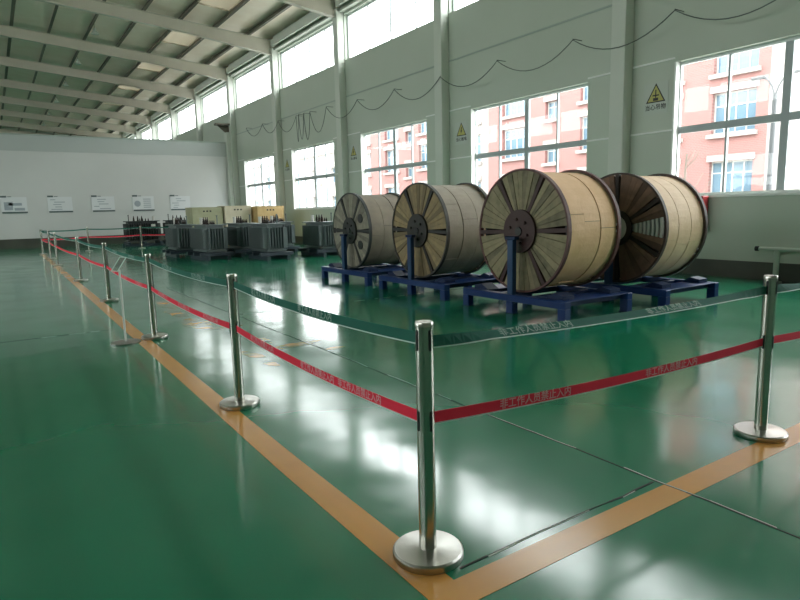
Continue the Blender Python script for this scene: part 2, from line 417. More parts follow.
for c in COLS:
    mb = MB()
    def ibeam(xa, xb, ha, hb):
        za, zb = roofz(xa)-0.22, roofz(xb)-0.22
        def quad(w, ta, tb, ba, bb):
            mb.add([(xa, c-w, ta), (xb, c-w, tb), (xb, c+w, tb), (xa, c+w, ta), (xa, c-w, ba), (xb, c-w, bb), (xb, c+w, bb), (xa, c+w, ba)],
                   [(0, 3, 2, 1), (4, 5, 6, 7), (0, 1, 5, 4), (1, 2, 6, 5), (2, 3, 7, 6), (3, 0, 4, 7)])
        quad(0.11, za, zb, za-0.018, zb-0.018); quad(0.11, za-ha+0.018, zb-hb+0.018, za-ha, zb-hb); quad(0.006, za-0.018, zb-0.018, za-ha+0.018, zb-hb+0.018)
    ibeam(XR-0.02, 7.5, 0.62, 0.45); ibeam(7.5, RIDGE, 0.45, 0.45)
    ibeam(XL+0.02, -9.5, 0.62, 0.45); ibeam(-9.5, RIDGE, 0.45, 0.45)
    mb.build('rafter', M_rafter, ceiling)
for (x0, x1, z0, z1, nm) in ((10.86, 10.96, 8.52, 8.78, 'eave_beam'), (11.02, 11.19, 8.38, 8.44, 'eave_rail'), (10.98, 11.19, 8.85, 8.95, 'eave_rail')):
    for a, b in zip(COLS, COLS[1:]):
        MB().box(x0, x1, a+0.2, b-0.2, z0, z1).build(nm, M_steel, ceiling)

# ------------------------------------------------------------------ partition across the hall
wall_far = struct('wall_far', MB().box(XL+0.01, 10.72, YP, YP+0.12, 0.001, 5.05), M_part)
MB().box(XL+0.01, 10.72, YP-0.015, YP-0.001, 4.36, 5.05).build('upper_band', M_partband, wall_far)
MB().box(XL+0.01, 10.74, YP-0.03, YP+0.14, 5.05, 5.11).build('top_rail', M_seam, wall_far)
struct('baseboard_far', MB().box(XL+0.01, 10.72, YP-0.05, YP-0.001, 0.001, 0.45), M_skirt)
pier = MB().bev(10.72, 11.15, YP-0.28, YP+0.12, 0.0, 5.6, .01); pier.build('end_pier', M_steel, wall_far)
br_ = MB().box(10.2, 11.15, YP-0.3, YP+0.1, 5.95, 6.05); br_.prism([(10.72, 5.6), (11.15, 5.6), (11.15, 5.95), (10.3, 5.95)], -0.03, 0.03, Matrix(((1, 0, 0, 0), (0, 0, 1, YP-0.1), (0, 1, 0, 0), (0, 0, 0, 1))))
br_.build('crane_bracket', M_purlin, wall_far)

# ------------------------------------------------------------------ posters on the partition
def poster(x, kind, label):
    o = thing('wall_poster', (x, YP-0.02, 1.6), label, 'poster', 'information posters on the partition')
    MB().box(0, 1.0, -0.02, 0.018, 0.0, 0.72).build('board', M_white, o)
    MB().box(0.02, 1.0, -0.026, -0.0205, 0.0, 0.07).build('footer_band', M_boarddark, o)
    hd = MB().box(0.0, 0.24, -0.026, -0.0205, 0.70, 0.78); hd.box(0.27, 0.42, -0.026, -0.0205, 0.72, 0.75); hd.build('heading', M_boarddark, o)
    g = MB(); r = random.Random(kind)
    if kind == 3:
        g.lathe([(0.15, 0.0), (0.15, 0.005)], 16, Matrix.Translation((0.22, -0.021, 0.36)) @ Matrix.Rotation(PI/2, 4, 'X'))
        for k in range(5): g.box(0.5, 0.85, -0.026, -0.0205, 0.16+k*0.1, 0.20+k*0.1)
    elif kind == 0:
        g.box(0.12, 0.45, -0.026, -0.0205, 0.14, 0.5); g.box(0.3, 0.8, -0.026, -0.0205, 0.34, 0.46); g.box(0.5, 0.9, -0.026, -0.0205, 0.12, 0.24)
    else:
        for k in range(5):
            a = r.uniform(.08, .35); g.box(a, a+r.uniform(.2, .5), -0.026, -0.0205, 0.13+k*0.11, 0.165+k*0.11)
    g.build('printed_diagram', M_boardgrey, o)
poster(0.42, 0, 'white wall poster with grey block picture above a dark footer')
poster(2.24, 1, 'white wall poster of text lines, second along from the block-picture poster')
poster(4.06, 2, 'white wall poster of text lines, beside the poster with a round diagram')
poster(5.88, 3, 'white wall poster with a round grey diagram and a table')
poster(7.66, 4, 'white wall poster of text lines closest to the tan crates')

# ------------------------------------------------------------------ stanchions
def make_stanchion():
    o = bpy.data.objects.new('stanchion', None); COL.objects.link(o); o.empty_display_size = .1
    MB().lathe([(0.139, 0.0), (0.141, 0.004), (0.141, 0.026), (0.134, 0.033), (0.05, 0.036), (0.044, 0.037)], 48).build('base', M_basechrome, o)
    MB().lathe([(0.0345, 0.030), (0.0345, 0.938)], 32).build('pole', M_chrome, o)
    MB().lathe([(0.037, 0.930), (0.037, 0.943), (0.034, 0.949)], 32).build('cap', M_chrome, o)
    for z in (0.88, 0.565):
        for k in range(4):
            Mx = Matrix.Rotation(k*PI/2, 4, 'Z')
            MB().bev(0.030, 0.0385, -0.0065, 0.0065, z-0.04, z+0.04, 0.003, Mx).build('belt_slot', M_black, o)
    return o
proto = make_stanchion()
posts = [(1.316, 1.815), (1.357, 4.154), (1.400, 7.108), (1.470, 10.78), (1.482, 14.65), (1.45, 19.8), (1.53, 23.33), (1.50, 26.4), (3.15, 27.2), (5.15, 27.2), (7.2, 27.2), (3.655, 1.67), (6.05, 1.60)]
PL = ['chrome belt post at the corner where the two orange floor lines meet', 'chrome belt post next along the orange line from the corner post',
      'chrome belt post beside the thin sign stand on the orange line', 'chrome belt post one past the thin sign stand along the orange line',
      'fifth chrome belt post along the orange line from the corner', 'sixth chrome belt post along the orange line from the corner',
      'seventh chrome belt post along the orange line from the corner', 'chrome belt post where the far belts turn at the end of the orange line',
      'chrome belt post before the partition below the text-line posters', 'chrome belt post in front of the dark transformers', 'chrome belt post behind the grey transformers',
      'chrome belt post on the orange line that runs toward the windows', 'chrome belt post past the dark brown reel on the line toward the windows']
for i, (x, y) in enumerate(posts):
    if i == 12: continue
    o = proto if i == 0 else copy_tree(proto)
    o.location = (x, y, 0.002); tag(o, PL[i], 'stanchion', 'chrome belt stanchions')

TXT = '非工作人员禁止入内'
def belt(a, b, z, red, label, texts=(), sag=0.03, twist=0.0, side=-1):
    p = Vector((*a, z)); q = Vector((*b, z)); d = (q-p); L = d.length; d.normalize(); p = p + d*0.038; L -= 0.076
    nrm = Vector((-d.y, d.x, 0))
    o = thing('barrier_belt', p, label, 'barrier belt', 'red lower belts' if red else 'green upper belts', math.atan2(d.y, d.x))
    N = 48; mb = MB(); ed = MB(); hw = 0.025; th = 0.0009
    def fr(t):
        s = -sag*4*t*(1-t); e = max(0.0, min(1.0, t/.13, (1-t)/.13)); tw = twist*e*e*(3-2*e)
        c = Vector((L*t, 0, s)); u = Vector((0, -side*math.sin(tw), math.cos(tw))); n = Vector((0, math.cos(tw), side*math.sin(tw)))
        return c, u, n
    for mbx, lo, hi, th_ in ((mb, -hw, hw, th), (ed, -hw, -hw+0.005, th+0.0006)):
        vs = []; fs = []
        for i in range(N+1):
            c, u, n = fr(i/N)
            vs += [c+u*lo-n*th_, c+u*hi-n*th_, c+u*hi+n*th_, c+u*lo+n*th_]
        for i in range(N):
            for k in range(4):
                k2 = (k+1) % 4; fs.append((i*4+k, i*4+k2, i*4+4+k2, i*4+4+k))
        fs += [(3, 2, 1, 0), (N*4, N*4+1, N*4+2, N*4+3)]
        mbx.add(vs, fs)
    mb.build('webbing', M_red if red else M_green, o)
    ed.build('edge_stripe', M_edge, o)
    tm = text_mesh(TXT, 0.046, M_ltr if red else M_ltrg, 0.0004)
    for t in texts:
        c, u, n = fr(t)
        lt = link('lettering', tm, o)
        dt = 0.01; c2 = fr(t+dt)[0]; c1 = fr(t-dt)[0]; xx = (c2-c1).normalized()
        nn = (n*side).normalized()
        if xx.cross(u).dot(nn) < 0: xx = -xx
        zz = xx.cross(u).normalized(); yy = zz.cross(xx)
        pos = c + zz*(th+0.0016) + yy*0.003
        lt.matrix_local = Matrix(((xx.x, yy.x, zz.x, pos.x), (xx.y, yy.y, zz.y, pos.y), (xx.z, yy.z, zz.z, pos.z), (0, 0, 0, 1)))
    return o
chain = [posts[i] for i in (0, 1, 2, 3, 4, 5, 6, 7)]
names = ['corner post and second post of the orange line', 'second and third posts of the orange line', 'third and fourth posts of the orange line', 'fourth and fifth posts of the orange line',
         'fifth and sixth posts of the orange line', 'sixth and seventh posts of the orange line', 'seventh and last posts of the orange line']
for i in range(7):
    tx = (0.22, 0.42, 0.78) if i == 0 else ((0.2, 0.5, 0.8) if i < 3 else ())
    belt(chain[i], chain[i+1], 0.565, True, 'red belt with white lettering between ' + names[i] if i < 3 else 'red belt between ' + names[i], tx, side=1)
    belt(chain[i], chain[i+1], 0.88, False, 'dark green belt between ' + names[i], (0.42, 0.75) if i == 0 else ((0.3, 0.7) if i < 3 else ()), side=1)
fx = [posts[7], posts[8], posts[9], posts[10]]
fn = ['turning post and post below the posters', 'post below the posters and post by dark transformers', 'post by dark transformers and post behind grey transformers']
for i in range(3):
    belt(fx[i], fx[i+1], 0.565, True, 'red far belt between ' + fn[i]); belt(fx[i], fx[i+1], 0.88, False, 'green far belt between ' + fn[i])
for a, b, nm, tx in ((0, 11, 'corner post and post toward the windows', (0.235, 0.64)), (11, 12, 'post toward the windows, leading out past the reels', (0.5,))):
    belt(posts[a], posts[b], 0.565, True, 'red belt with white lettering from ' + nm if a == 11 else 'red belt with white lettering between ' + nm, tx, sag=0.025, side=-1)
    belt(posts[a], posts[b], 0.868, False, 'green belt from ' + nm if a == 11 else 'green belt with pale lower edge between ' + nm, tx, sag=0.02, twist=0.95, side=-1)
o = copy_tree(proto); o.location = (posts[12][0], posts[12][1], 0.002); tag(o, PL[12], 'stanchion', 'chrome belt stanchions')

# thin sign stand
o = thing('sign_stand', (1.085, 7.04, 0.002), 'thin sign stand with tilted clear sheet and flat round base', 'sign stand')
MB().lathe([(0.15, 0), (0.152, 0.004), (0.15, 0.014), (0.03, 0.02)], 36).build('base', M_basechrome, o)
MB().lathe([(0.011, 0.018), (0.011, 0.80)], 12).build('pole', M_strip, o)
M_acr = emissionless_glass('acrylic_sheet', (0.86, 0.90, 0.88))
Mt = Matrix.Translation((0, 0, 0.86)) @ Matrix.Rotation(math.radians(22), 4, 'Z') @ Matrix.Rotation(math.radians(38), 4, 'Y')
MB().bev(-0.003, 0.003, -0.053, 0.053, -0.085, 0.085, 0.001, Mt).build('clear_sheet', M_acr, o)
sf = MB()
for a in ((-.004, .004, -.06, -.053, -.092, .092), (-.004, .004, .053, .06, -.092, .092), (-.004, .004, -.053, .053, -.092, -.085), (-.004, .004, -.053, .053, .085, .092)): sf.box(*a, M=Mt)
sf.build('sheet_frame', M_edge, o)

# ------------------------------------------------------------------ cable reels
def wood(name, c, c2, s=9, rough=0.65): return mat(name, c, rough, col2=c2, scale=s, stretch=(1, 1, 1), bump=0.25, bscale=30)
REELS = [
 dict(x=5.75, y=10.30, r=0.725, w=0.98, board=('reel_board_grey', (0.20, 0.185, 0.14), (0.27, 0.25, 0.19)), wrap=('reel_wrap_grey', (0.30, 0.25, 0.18), (0.24, 0.20, 0.15)), holes=True,
      rim=(0.045, 0.05, 0.045), label='cable reel with large round holes in its greenish flange', spoke=0.0),
 dict(x=5.70, y=7.98, r=0.765, w=1.0, board=('reel_board_yellow', (0.29, 0.21, 0.10), (0.22, 0.165, 0.085)), wrap=('reel_wrap_brown', (0.30, 0.26, 0.20), (0.36, 0.31, 0.24)), holes=False,
      rim=(0.06, 0.055, 0.045), label='cable reel with yellowish flange boards and dull brown wrap', spoke=0.02),
 dict(x=5.66, y=5.65, r=0.795, w=0.98, board=('reel_board_olive', (0.19, 0.165, 0.09), (0.27, 0.225, 0.13)), wrap=('reel_wrap_cream', (0.80, 0.51, 0.28), (0.73, 0.45, 0.23)), holes=False,
      rim=(0.12, 0.045, 0.04), label='largest cable reel with fresh cream wrap, dark hub and red-brown rim', spoke=-0.03),
 dict(x=7.38, y=5.47, r=0.775, w=0.98, board=('reel_board_darkbrown', (0.20, 0.11, 0.07), (0.14, 0.08, 0.05)), wrap=('reel_wrap_straw', (0.78, 0.56, 0.36), (0.70, 0.48, 0.29)), holes=False,
      rim=(0.06, 0.035, 0.025), label='cable reel with dark brown flange and open hub nearest the window wall', spoke=0.5),
]
DECK = 0.25
def sector(mb, r0, r1, a0, a1, x0, x1, n=3):
    # annular wedge in the YZ plane between x0 and x1
    vs = []; fs = []
    for x in (x0, x1):
        for k in range(n+1):
            a = a0+(a1-a0)*k/n
            vs.append((x, r0*math.cos(a), r0*math.sin(a))); vs.append((x, r1*math.cos(a), r1*math.sin(a)))
    m = 2*(n+1)
    for k in range(n):
        i = 2*k
        fs += [(i, i+1, i+3, i+2), (m+i, m+i+2, m+i+3, m+i+1), (i, i+2, m+i+2, m+i), (i+1, m+i+1, m+i+3, i+3)]
    fs += [(0, m, m+1, 1), (2*n, 2*n+1, m+2*n+1, m+2*n)]
    return mb.add(vs, fs)
def reel(cfg, idx):
    R, W = cfg['r'], cfg['w']; rnd = random.Random(idx+40)
    o = thing('cable_reel', (cfg['x'], cfg['y'], DECK+0.012), cfg['label'], 'cable reel', 'cable reels on blue stands')
    mb1 = wood(*cfg['board']); mb2 = wood(cfg['board'][0]+'_b', tuple(c*0.62 for c in cfg['board'][1]), tuple(c*0.72 for c in cfg['board'][2]))
    mb3 = wood(cfg['board'][0]+'_c', tuple(min(1, c*1.22) for c in cfg['board'][1]), tuple(min(1, c*1.15) for c in cfg['board'][2]))
    mr = mat('reel_rim_%d' % idx, cfg['rim'], 0.55, col2=tuple(c*0.7 for c in cfg['rim']), scale=8)
    ms = mat('reel_spoke_%d' % idx, tuple(c*0.38 for c in cfg['rim']), 0.6)
    mw = wood(*cfg['wrap'], 5, 0.6)
    T = 0.045
    for fi, (xa, sgn) in enumerate(((0.0, -1), (W-T, 1))):
        fl = bpy.data.objects.new('flange', None); COL.objects.link(fl); fl.parent = o; fl.location = (xa, 0, R); fl.empty_display_size = .1
        rim = MB(); sector(rim, R-0.026, R, 0, 2*PI, -0.005, T+0.005, 64); rim.build('rim', mr, fl)
        hub_r = 0.35*R
        nsec = 6; per = 7
        for s in range(nsec):
            a0 = s*PI/3+cfg['spoke']; sw = 0.075
            for k in range(per):
                b0 = a0+sw+(PI/3-2*sw)*k/per; b1 = a0+sw+(PI/3-2*sw)*(k+1)/per
                dx = rnd.uniform(0, 0.012)
                m_ = rnd.choice((mb1, mb1, mb2, mb3))
                bd = MB()
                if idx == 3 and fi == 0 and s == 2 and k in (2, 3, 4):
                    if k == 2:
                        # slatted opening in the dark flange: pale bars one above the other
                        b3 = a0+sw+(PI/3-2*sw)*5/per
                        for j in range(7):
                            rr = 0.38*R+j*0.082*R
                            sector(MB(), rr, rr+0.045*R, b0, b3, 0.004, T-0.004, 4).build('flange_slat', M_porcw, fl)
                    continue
                else:
                    sector(bd, 0.2*R, R-0.027, b0+0.004, b1-0.004, dx if fi == 0 else 0.002, T-0.002 if fi == 0 else T-dx, 2)
                bd.build('flange_board', m_, fl)
            if True:
                # radial steel channel between the sectors
                Mx = Matrix.Rotation(a0, 4, 'X')
                sp = MB(); sp.box(-0.004 if fi == 0 else 0.0, T if fi == 0 else T+0.004, 0.15*R, R-0.03, -0.026, 0.026, Mx)
                sp.build('spoke', ms, fl)
        if idx == 0 and fi == 0:
            for a in (0.55, -0.62):
                hx = MB().lathe([(0.085, 0), (0.085, 0.012)], 20, Matrix.Translation((-0.006, 0.62*R*-math.cos(a), 0.62*R*math.sin(a))) @ Matrix.Rotation(PI/2, 4, 'Y'))
                hx.build('cable_hole', M_black, fl)
        # hub plate
        if idx == 3:
            hp = MB(); sector(hp, 0.23*R, 0.33*R, 0, 2*PI, -0.03 if fi == 0 else T, 0.0 if fi == 0 else T+0.03, 32); hp.build('hub_plate', ms, fl)
            if fi == 0: MB().lathe([(0.23*R, 0), (0.225*R, 0.02)], 24, Matrix.Translation((-0.02, 0, 0)) @ Matrix.Rotation(PI/2, 4, 'Y')).build('hub_daylight_disc', M_porcw, fl)  # white disc paints in the daylight showing through the open hub
        else:
            px = -0.035 if fi == 0 else T
            hp = MB(); sector(hp, 0.06, hub_r, 0, 2*PI, px, px+0.035, 40); hp.build('hub_plate', ms, fl)
            for k in range(6):
                a = k*PI/3+0.3
                bt = MB().lathe([(0.02, 0), (0.02, 0.02), (0.012, 0.026)], 6, Matrix.Translation((px-0.0 if fi == 0 else px+0.035, 0.2*R*math.cos(a), 0.2*R*math.sin(a))) @ Matrix.Rotation(-PI/2 if fi == 0 else PI/2, 4, 'Y'), smooth=False)
                bt.build('hub_bolt', ms, fl)
            sh = MB().lathe([(0.055, 0), (0.055, 0.05)], 20, Matrix.Translation((px-0.015 if fi == 0 else px, 0, 0)) @ Matrix.Rotation(PI/2, 4, 'Y')); sh.build('shaft_end', M_black, fl)
    # drum and wrap sheets
    core = MB(); 
    Mx = Matrix.Translation((T, 0, R)) @ Matrix.Rotation(PI/2, 4, 'Y')
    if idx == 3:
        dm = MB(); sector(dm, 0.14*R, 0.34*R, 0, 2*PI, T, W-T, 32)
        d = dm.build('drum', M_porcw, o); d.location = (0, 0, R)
    else:
        MB().lathe([(0.34*R, 0), (0.34*R, W-2*T)], 32, Mx).build('drum', ms, o)
    rw = R*0.945
    nb = 3; bw = (W-2*T)/nb
    grp = bpy.data.objects.new('wrap', None); COL.objects.link(grp); grp.parent = o; grp.location = (0, 0, R); grp.empty_display_size = .1
    cb = MB(); sector(cb, rw-0.05, rw-0.02, 0, 2*PI, T+0.005, W-T-0.005, 48); cb.build('cable_layer', mat('cable_black', (0.02, 0.02, 0.02), .5), grp)
    for b in range(nb):
        off = rnd.uniform(0, 1.0) if idx != 2 else 0.35+0.12*b
        for k in range(5):
            a0 = off+k*2*PI/5; a1 = off+(k+1)*2*PI/5
            dr = rnd.uniform(-0.004, 0.006)
            sh = MB(); sector(sh, rw-0.018+dr, rw+dr, a0+0.004, a1-0.004, T+0.004+b*bw, T+(b+1)*bw-0.006, 10)
            so = sh.build('wrap_sheet', mw, grp)
            for p in so.data.polygons: pass
    return o
for i, c in enumerate(REELS): reel(c, i)

# blue stands
M_up = mat('upright_blue', (0.005, 0.042, 0.12), 0.45)
SL_ = ['blue steel stand carrying the reel with round holes', 'blue steel stand carrying the yellowish-flange reel', 'blue steel stand carrying the largest cream-wrapped reel', 'blue steel stand carrying the dark brown reel near the wall']
def stand(cfg, idx):
    x0, x1 = -0.20, cfg['w']+0.09; h = DECK; hy = 0.93
    o = thing('reel_stand', (cfg['x'], cfg['y'], 0.001), SL_[idx], 'reel stand', 'blue reel stands')
    for sx, xx in ((0, x0), (1, x1-0.10)):
        MB().bev(xx, xx+0.10, -hy, hy, h-0.09, h, 0.006).build('long_rail', M_blue, o)
    for yy in (-hy+0.1, -0.32, 0.22, hy-0.2):
        MB().bev(x0+0.10, x1-0.10, yy, yy+0.10, h-0.08, h-0.012, 0.004).build('cross_rail', M_bluedark, o)
    for yy in (-hy+0.005, hy-0.405):
        MB().bev(x0+0.1, x1-0.1, yy+0.01, yy+0.39, h-0.012, h-0.002, 0.002).build('deck_plate', M_blue, o)
    for yy in (-hy, -0.06, hy-0.12):
        for xx in (x0, x1-0.10):
            MB().bev(xx+0.001, xx+0.099, yy+0.001, yy+0.119, 0.0, h-0.09, 0.004).build('leg', M_blue, o)
            MB().box(xx-0.0, xx+0.10, yy-0.01, yy+0.13, 0.0, 0.012).build('foot_plate', M_bluedark, o)
    # chocks
    for xx in (x0+0.09, x1-0.30):
        for sg in (-1, 1):
            Mx = Matrix(((0, 0, 1, 0), (1, 0, 0, 0), (0, 1, 0, 0), (0, 0, 0, 1)))
            poly = [(sg*0.52, h), (sg*0.80, h), (sg*0.80, h+0.05), (sg*0.66, h+0.075)]
            MB().prism(poly, xx+0.02, xx+0.22, Mx).build('chock', M_bluedark, o)
    # shaft uprights with bearing caps
    zc = cfg['r']+0.012+h
    for xx in (x0+0.045, x1-0.065):
        MB().bev(xx-0.035, xx+0.035, -0.05, 0.05, h, zc-0.10, 0.005).build('upright', M_up, o)
        MB().bev(xx-0.04, xx+0.04, -0.09, 0.09, zc-0.10, zc-0.06, 0.005).build('bearing_cap', M_bluedark, o)
    return o
for i, c in enumerate(REELS): stand(c, i)

# ------------------------------------------------------------------ transformers
def make_transformer(name, dark, w=1.25, d=0.62, h=0.78, nf=13, base=0.24):
    m = M_tf[dark]; o = bpy.data.objects.new('transformer', None); COL.objects.link(o); o.empty_display_size = .1
    for yy in (-d/2-0.05, d/2-0.05):
        MB().bev(-w/2-0.15, w/2+0.15, yy, yy+0.10, 0.0, 0.12, 0.006).build('skid', M_skid, o)
    for xx in (-w/2-0.05, -0.06, w/2-0.07):
        MB().bev(xx, xx+0.12, -d/2-0.2, d/2+0.2, 0.12, base-0.02, 0.006).build('cross_bearer', M_skid, o)
    MB().bev(-w/2, w/2, -d/2, d/2, base, base+0.05, 0.004).build('bottom_flange', m, o)
    tank = MB().bev(-w/2+0.06, w/2-0.06, -d/2+0.06, d/2-0.06, base+0.05, base+h, 0.01).build('tank', m, o)
    fd = 0.13
    step = (w-0.16)/(nf-1)
    fin = MB().bev(-0.012, 0.012, -fd/2, fd/2, 0, h-0.17, 0.004).mesh('cooling_fin', m)
    for k in range(nf):
        for sg in (-1, 1):
            link('cooling_fin', fin, tank, (-w/2+0.08+k*step, sg*(d/2-0.06+fd/2), base+0.09))
    nf2 = 6; st2 = (d-0.2)/(nf2-1)
    fin2 = MB().bev(-fd/2, fd/2, -0.012, 0.012, 0, h-0.17, 0.004).mesh('cooling_fin', m)
    for k in range(nf2):
        for sg in (-1, 1):
            link('cooling_fin', fin2, tank, (sg*(w/2-0.06+fd/2), -d/2+0.1+k*st2, base+0.09))
    z = base+h
    lid = MB().bev(-w/2-0.03, w/2+0.03, -d/2-0.03, d/2+0.03, z, z+0.035, 0.006).build('lid', m, o)
    def bush(x, y, r, hh, mm):
        prof = [(r*0.9, 0)]
        n = 4
        for i in range(n):
            zz = hh*0.8*i/n; rr = r*(1-0.12*i)
            prof += [(rr, zz+0.01), (rr, zz+hh*0.07), (rr*0.6, zz+hh*0.12)]
        prof += [(r*0.35, hh*0.82), (r*0.28, hh)]
        b = MB().lathe(prof, 12).build('bushing', mm, o); b.location = (x, y, z+0.035)
    for k in range(3): bush(-0.3+k*0.17, 0.12, 0.05, 0.22, M_porc)
    for k in range(4): bush(-0.1+k*0.12, -0.15, 0.032, 0.12, M_porc)
    MB().lathe([(0.05, 0), (0.05, 0.16), (0.055, 0.17), (0.055, 0.2)], 14, Matrix.Translation((w/2-0.16, 0.05, z+0.035))).build('oil_gauge', M_porcw, o)
    MB().lathe([(0.018, 0), (0.018, 0.24), (0.03, 0.25), (0.03, 0.27)], 10, Matrix.Translation((-w/2+0.12, -0.1, z+0.035))).build('filler_pipe', m, o)
    MB().box(w/2-0.36, w/2-0.20, -d/2-fd-0.0, -d/2-fd+0.07, z-0.22, z-0.12).build('rating_plate', M_porcw, o)
    return o
TP = make_transformer('t', 0)
tl = [((5.15, 20.7), 1.55, 'grey finned transformer at the open end of its row'), ((5.5, 18.75), 1.62, 'grey finned transformer second in the front row, beside the open end'),
      ((6.80, 19.5), 1.60, 'grey finned transformer in front of the pale crate'), ((6.85, 17.35), 1.57, 'grey finned transformer standing alone before the tan crate'),
      ((8.25, 19.9), 1.54, 'grey finned transformer set back under the window sill'), ((8.6, 17.3), 1.60, 'grey finned transformer beside the reel with round holes')]
for i, ((x, y), rz, lb) in enumerate(tl):
    o = TP if i == 0 else copy_tree(TP)
    o.location = (x, y, 0.002); o.rotation_euler = (0, 0, rz); tag(o, lb, 'transformer', 'grey transformers on skids')
TD = make_transformer('d', 1, 1.35, 0.7, 0.86)
for i, (x, lb) in enumerate(((5.6, 'dark finned transformer below the round-diagram poster, end of the far row'), (7.3, 'dark finned transformer in the far row below the last poster'), (9.0, 'dark finned transformer in the far row beside the crates'))):
    o = TD if i == 0 else copy_tree(TD)
    o.location = (x, 29.2, 0.002); tag(o, lb, 'transformer', 'dark transformers along the partition')

# crates
def crate(x, y, w, d, h, m, label, rz=0.0):
    o = thing('shipping_crate', (x, y, 0.002), label, 'crate', 'wooden crates behind the transformers', rz)
    for yy in (-d/2, -0.05, d/2-0.1): MB().box(-w/2, w/2, yy, yy+0.1, 0, 0.1).build('runner', M_crate[1], o)
    MB().bev(-w/2+0.02, w/2-0.02, -d/2+0.02, d/2-0.02, 0.10, h-0.02, .004).build('body', m, o)
    n = 5; bw = (h-0.1)/n
    for k in range(n):
        z0 = 0.10+k*bw
        MB().box(-w/2, w/2, -d/2, -d/2+0.02, z0+0.004, z0+bw-0.004).build('plank', m, o)
        MB().box(-w/2, -w/2+0.02, -d/2+0.02, d/2, z0+0.004, z0+bw-0.004).build('plank', m, o)
    MB().bev(-w/2-0.01, w/2+0.01, -d/2-0.01, d/2+0.01, h, h+0.02, .003).build('top', m, o)
    mk = MB()
    for k in range(3): mk.box(-0.18+k*0.13, -0.11+k*0.13, -d/2-0.004, -d/2-0.0005, h-0.17, h-0.11)
    mk.build('stencil_mark', M_ink, o)
crate(7.2, 25.0, 1.2, 1.0, 1.62, M_crate[2], 'olive wooden crate at the open end of the crate row')
crate(8.42, 24.9, 1.1, 1.0, 1.66, M_crate[0], 'pale wooden crate between the olive and the tan crate')
crate(9.62, 24.4, 1.15, 1.0, 1.62, M_crate[1], 'tan wooden crate closest to the window wall')

# ------------------------------------------------------------------ things on the right wall
def warn_sign(y, zc, txt, bolt, label):
    o = thing('warning_sign', (XR-0.004, y, zc), label, 'warning sign', 'yellow triangle warning signs')
    # local: x = -normal ; text faces -X ; horizontal axis is -Y seen from the hall
    F = Matrix(((0, 0, -1, 0), (-1, 0, 0, 0), (0, 1, 0, 0), (0, 0, 0, 1)))    # (h, v, n) -> world, n towards the hall
    MB().prism([(-0.27, -0.3), (0.27, -0.3), (0.27, 0.31), (-0.27, 0.31)], 0, 0.004, F).build('sheet', M_sheet, o)
    tri = lambda s, c=0.05: [(s*math.cos(a), c+s*math.sin(a)) for a in (PI/2, PI/2+2*PI/3, PI/2+4*PI/3)]
    MB().prism(tri(0.245), 0.0042, 0.0055, F).build('triangle_border', M_ink, o)
    MB().prism(tri(0.20), 0.0057, 0.0068, F).build('triangle', M_yel, o)
    g = MB()
    if bolt:
        g.prism([(0.01, 0.17), (-0.04, 0.04), (-0.005, 0.045), (-0.03, -0.04), (0.045, 0.075), (0.01, 0.07), (0.035, 0.17)], 0.007, 0.008, F)
    else:
        g.prism([(-0.012, 0.02), (0.012, 0.02), (0.012, 0.17), (-0.012, 0.17)], 0.007, 0.008, F)
        g.prism([(-0.07, 0.05), (0.07, 0.05), (0.07, 0.075), (-0.07, 0.075)], 0.007, 0.008, F)
        g.prism([(-0.055, -0.04), (0.055, -0.04), (0.055, 0.015), (-0.055, 0.015)], 0.007, 0.008, F)
    g.build('symbol', M_ink, o)
    lt = link('lettering', text_mesh(txt, 0.115, M_ink, 0.002), o); lt.matrix_local = F @ Matrix.Translation((0, -0.17, 0.006))
warn_sign(7.48, 3.43, '当心吊物', False, 'yellow triangle warning sign with load symbol beside the street-lamp window')
warn_sign(13.5, 3.45, '当心触电', True, 'yellow triangle warning sign with lightning bolt above the largest reel')
warn_sign(19.62, 3.42, '当心触电', True, 'yellow triangle warning sign with lightning bolt above the round-hole reel')
warn_sign(25.6, 3.42, '当心触电', True, 'yellow triangle warning sign with lightning bolt above the grey transformers')

# festoon cable
pk = [(30.5, 5.62), (28.3, 5.55), (26.4, 5.45), (24.45, 5.40), (24.2, 5.42), (23.7, 5.40), (23.1, 5.38), (21.65, 5.36), (19.26, 5.25), (16.87, 5.20), (14.45, 5.14), (12.06, 5.09), (9.6, 5.03), (7.15, 5.0), (4.75, 4.97), (2.3, 4.95)]
sg = [0.45, 0.45, 0.55, 1.05, 1.0, 1.05, 0.85, 0.5, 0.46, 0.45, 0.42, 0.42, 0.40, 0.40, 0.40]
K_ = 10.9/11.2; pk = [(y*K_, 1.37+(z-1.37)*K_) for y, z in pk]
pts = []
cable = thing('festoon_cable', (XR-0.30, 2.3, 4.95), 'thin grey cable looping between hooks high along the window wall', 'cable')
for (a, b), s_ in zip(zip(pk, pk[1:]), sg):
    for k in range(12):
        t = k/12; pts.append((0, a[0]+(b[0]-a[0])*t-2.3, a[1]+(b[1]-a[1])*t-s_*4*t*(1-t)-4.95))
pts.append((0, 0, 0))
MB().tube(pts, 0.011, 6).build('cable', M_cable, cable)
for (y, z) in pk:
    MB().box(-0.006, 0.292, y-2.3-0.006, y-2.3+0.006, z-4.95+0.012, z-4.95+0.024).build('hook', M_cable, cable)

# fire hose cabinet
o = thing('hose_cabinet', (XR-0.032, 6.28, 0.87), 'red fire hose cabinet on the wall behind the dark brown reel', 'cabinet')
MB().bev(-0.2, 0.0, 0, 0.66, 0, 0.62, .008).build('body', M_redbox, o)
MB().bev(-0.215, -0.201, 0.03, 0.63, 0.03, 0.59, .004).build('door', M_redbox, o)
MB().bev(-0.235, -0.216, 0.06, 0.085, 0.26, 0.36, .004).build('handle', M_chrome, o)

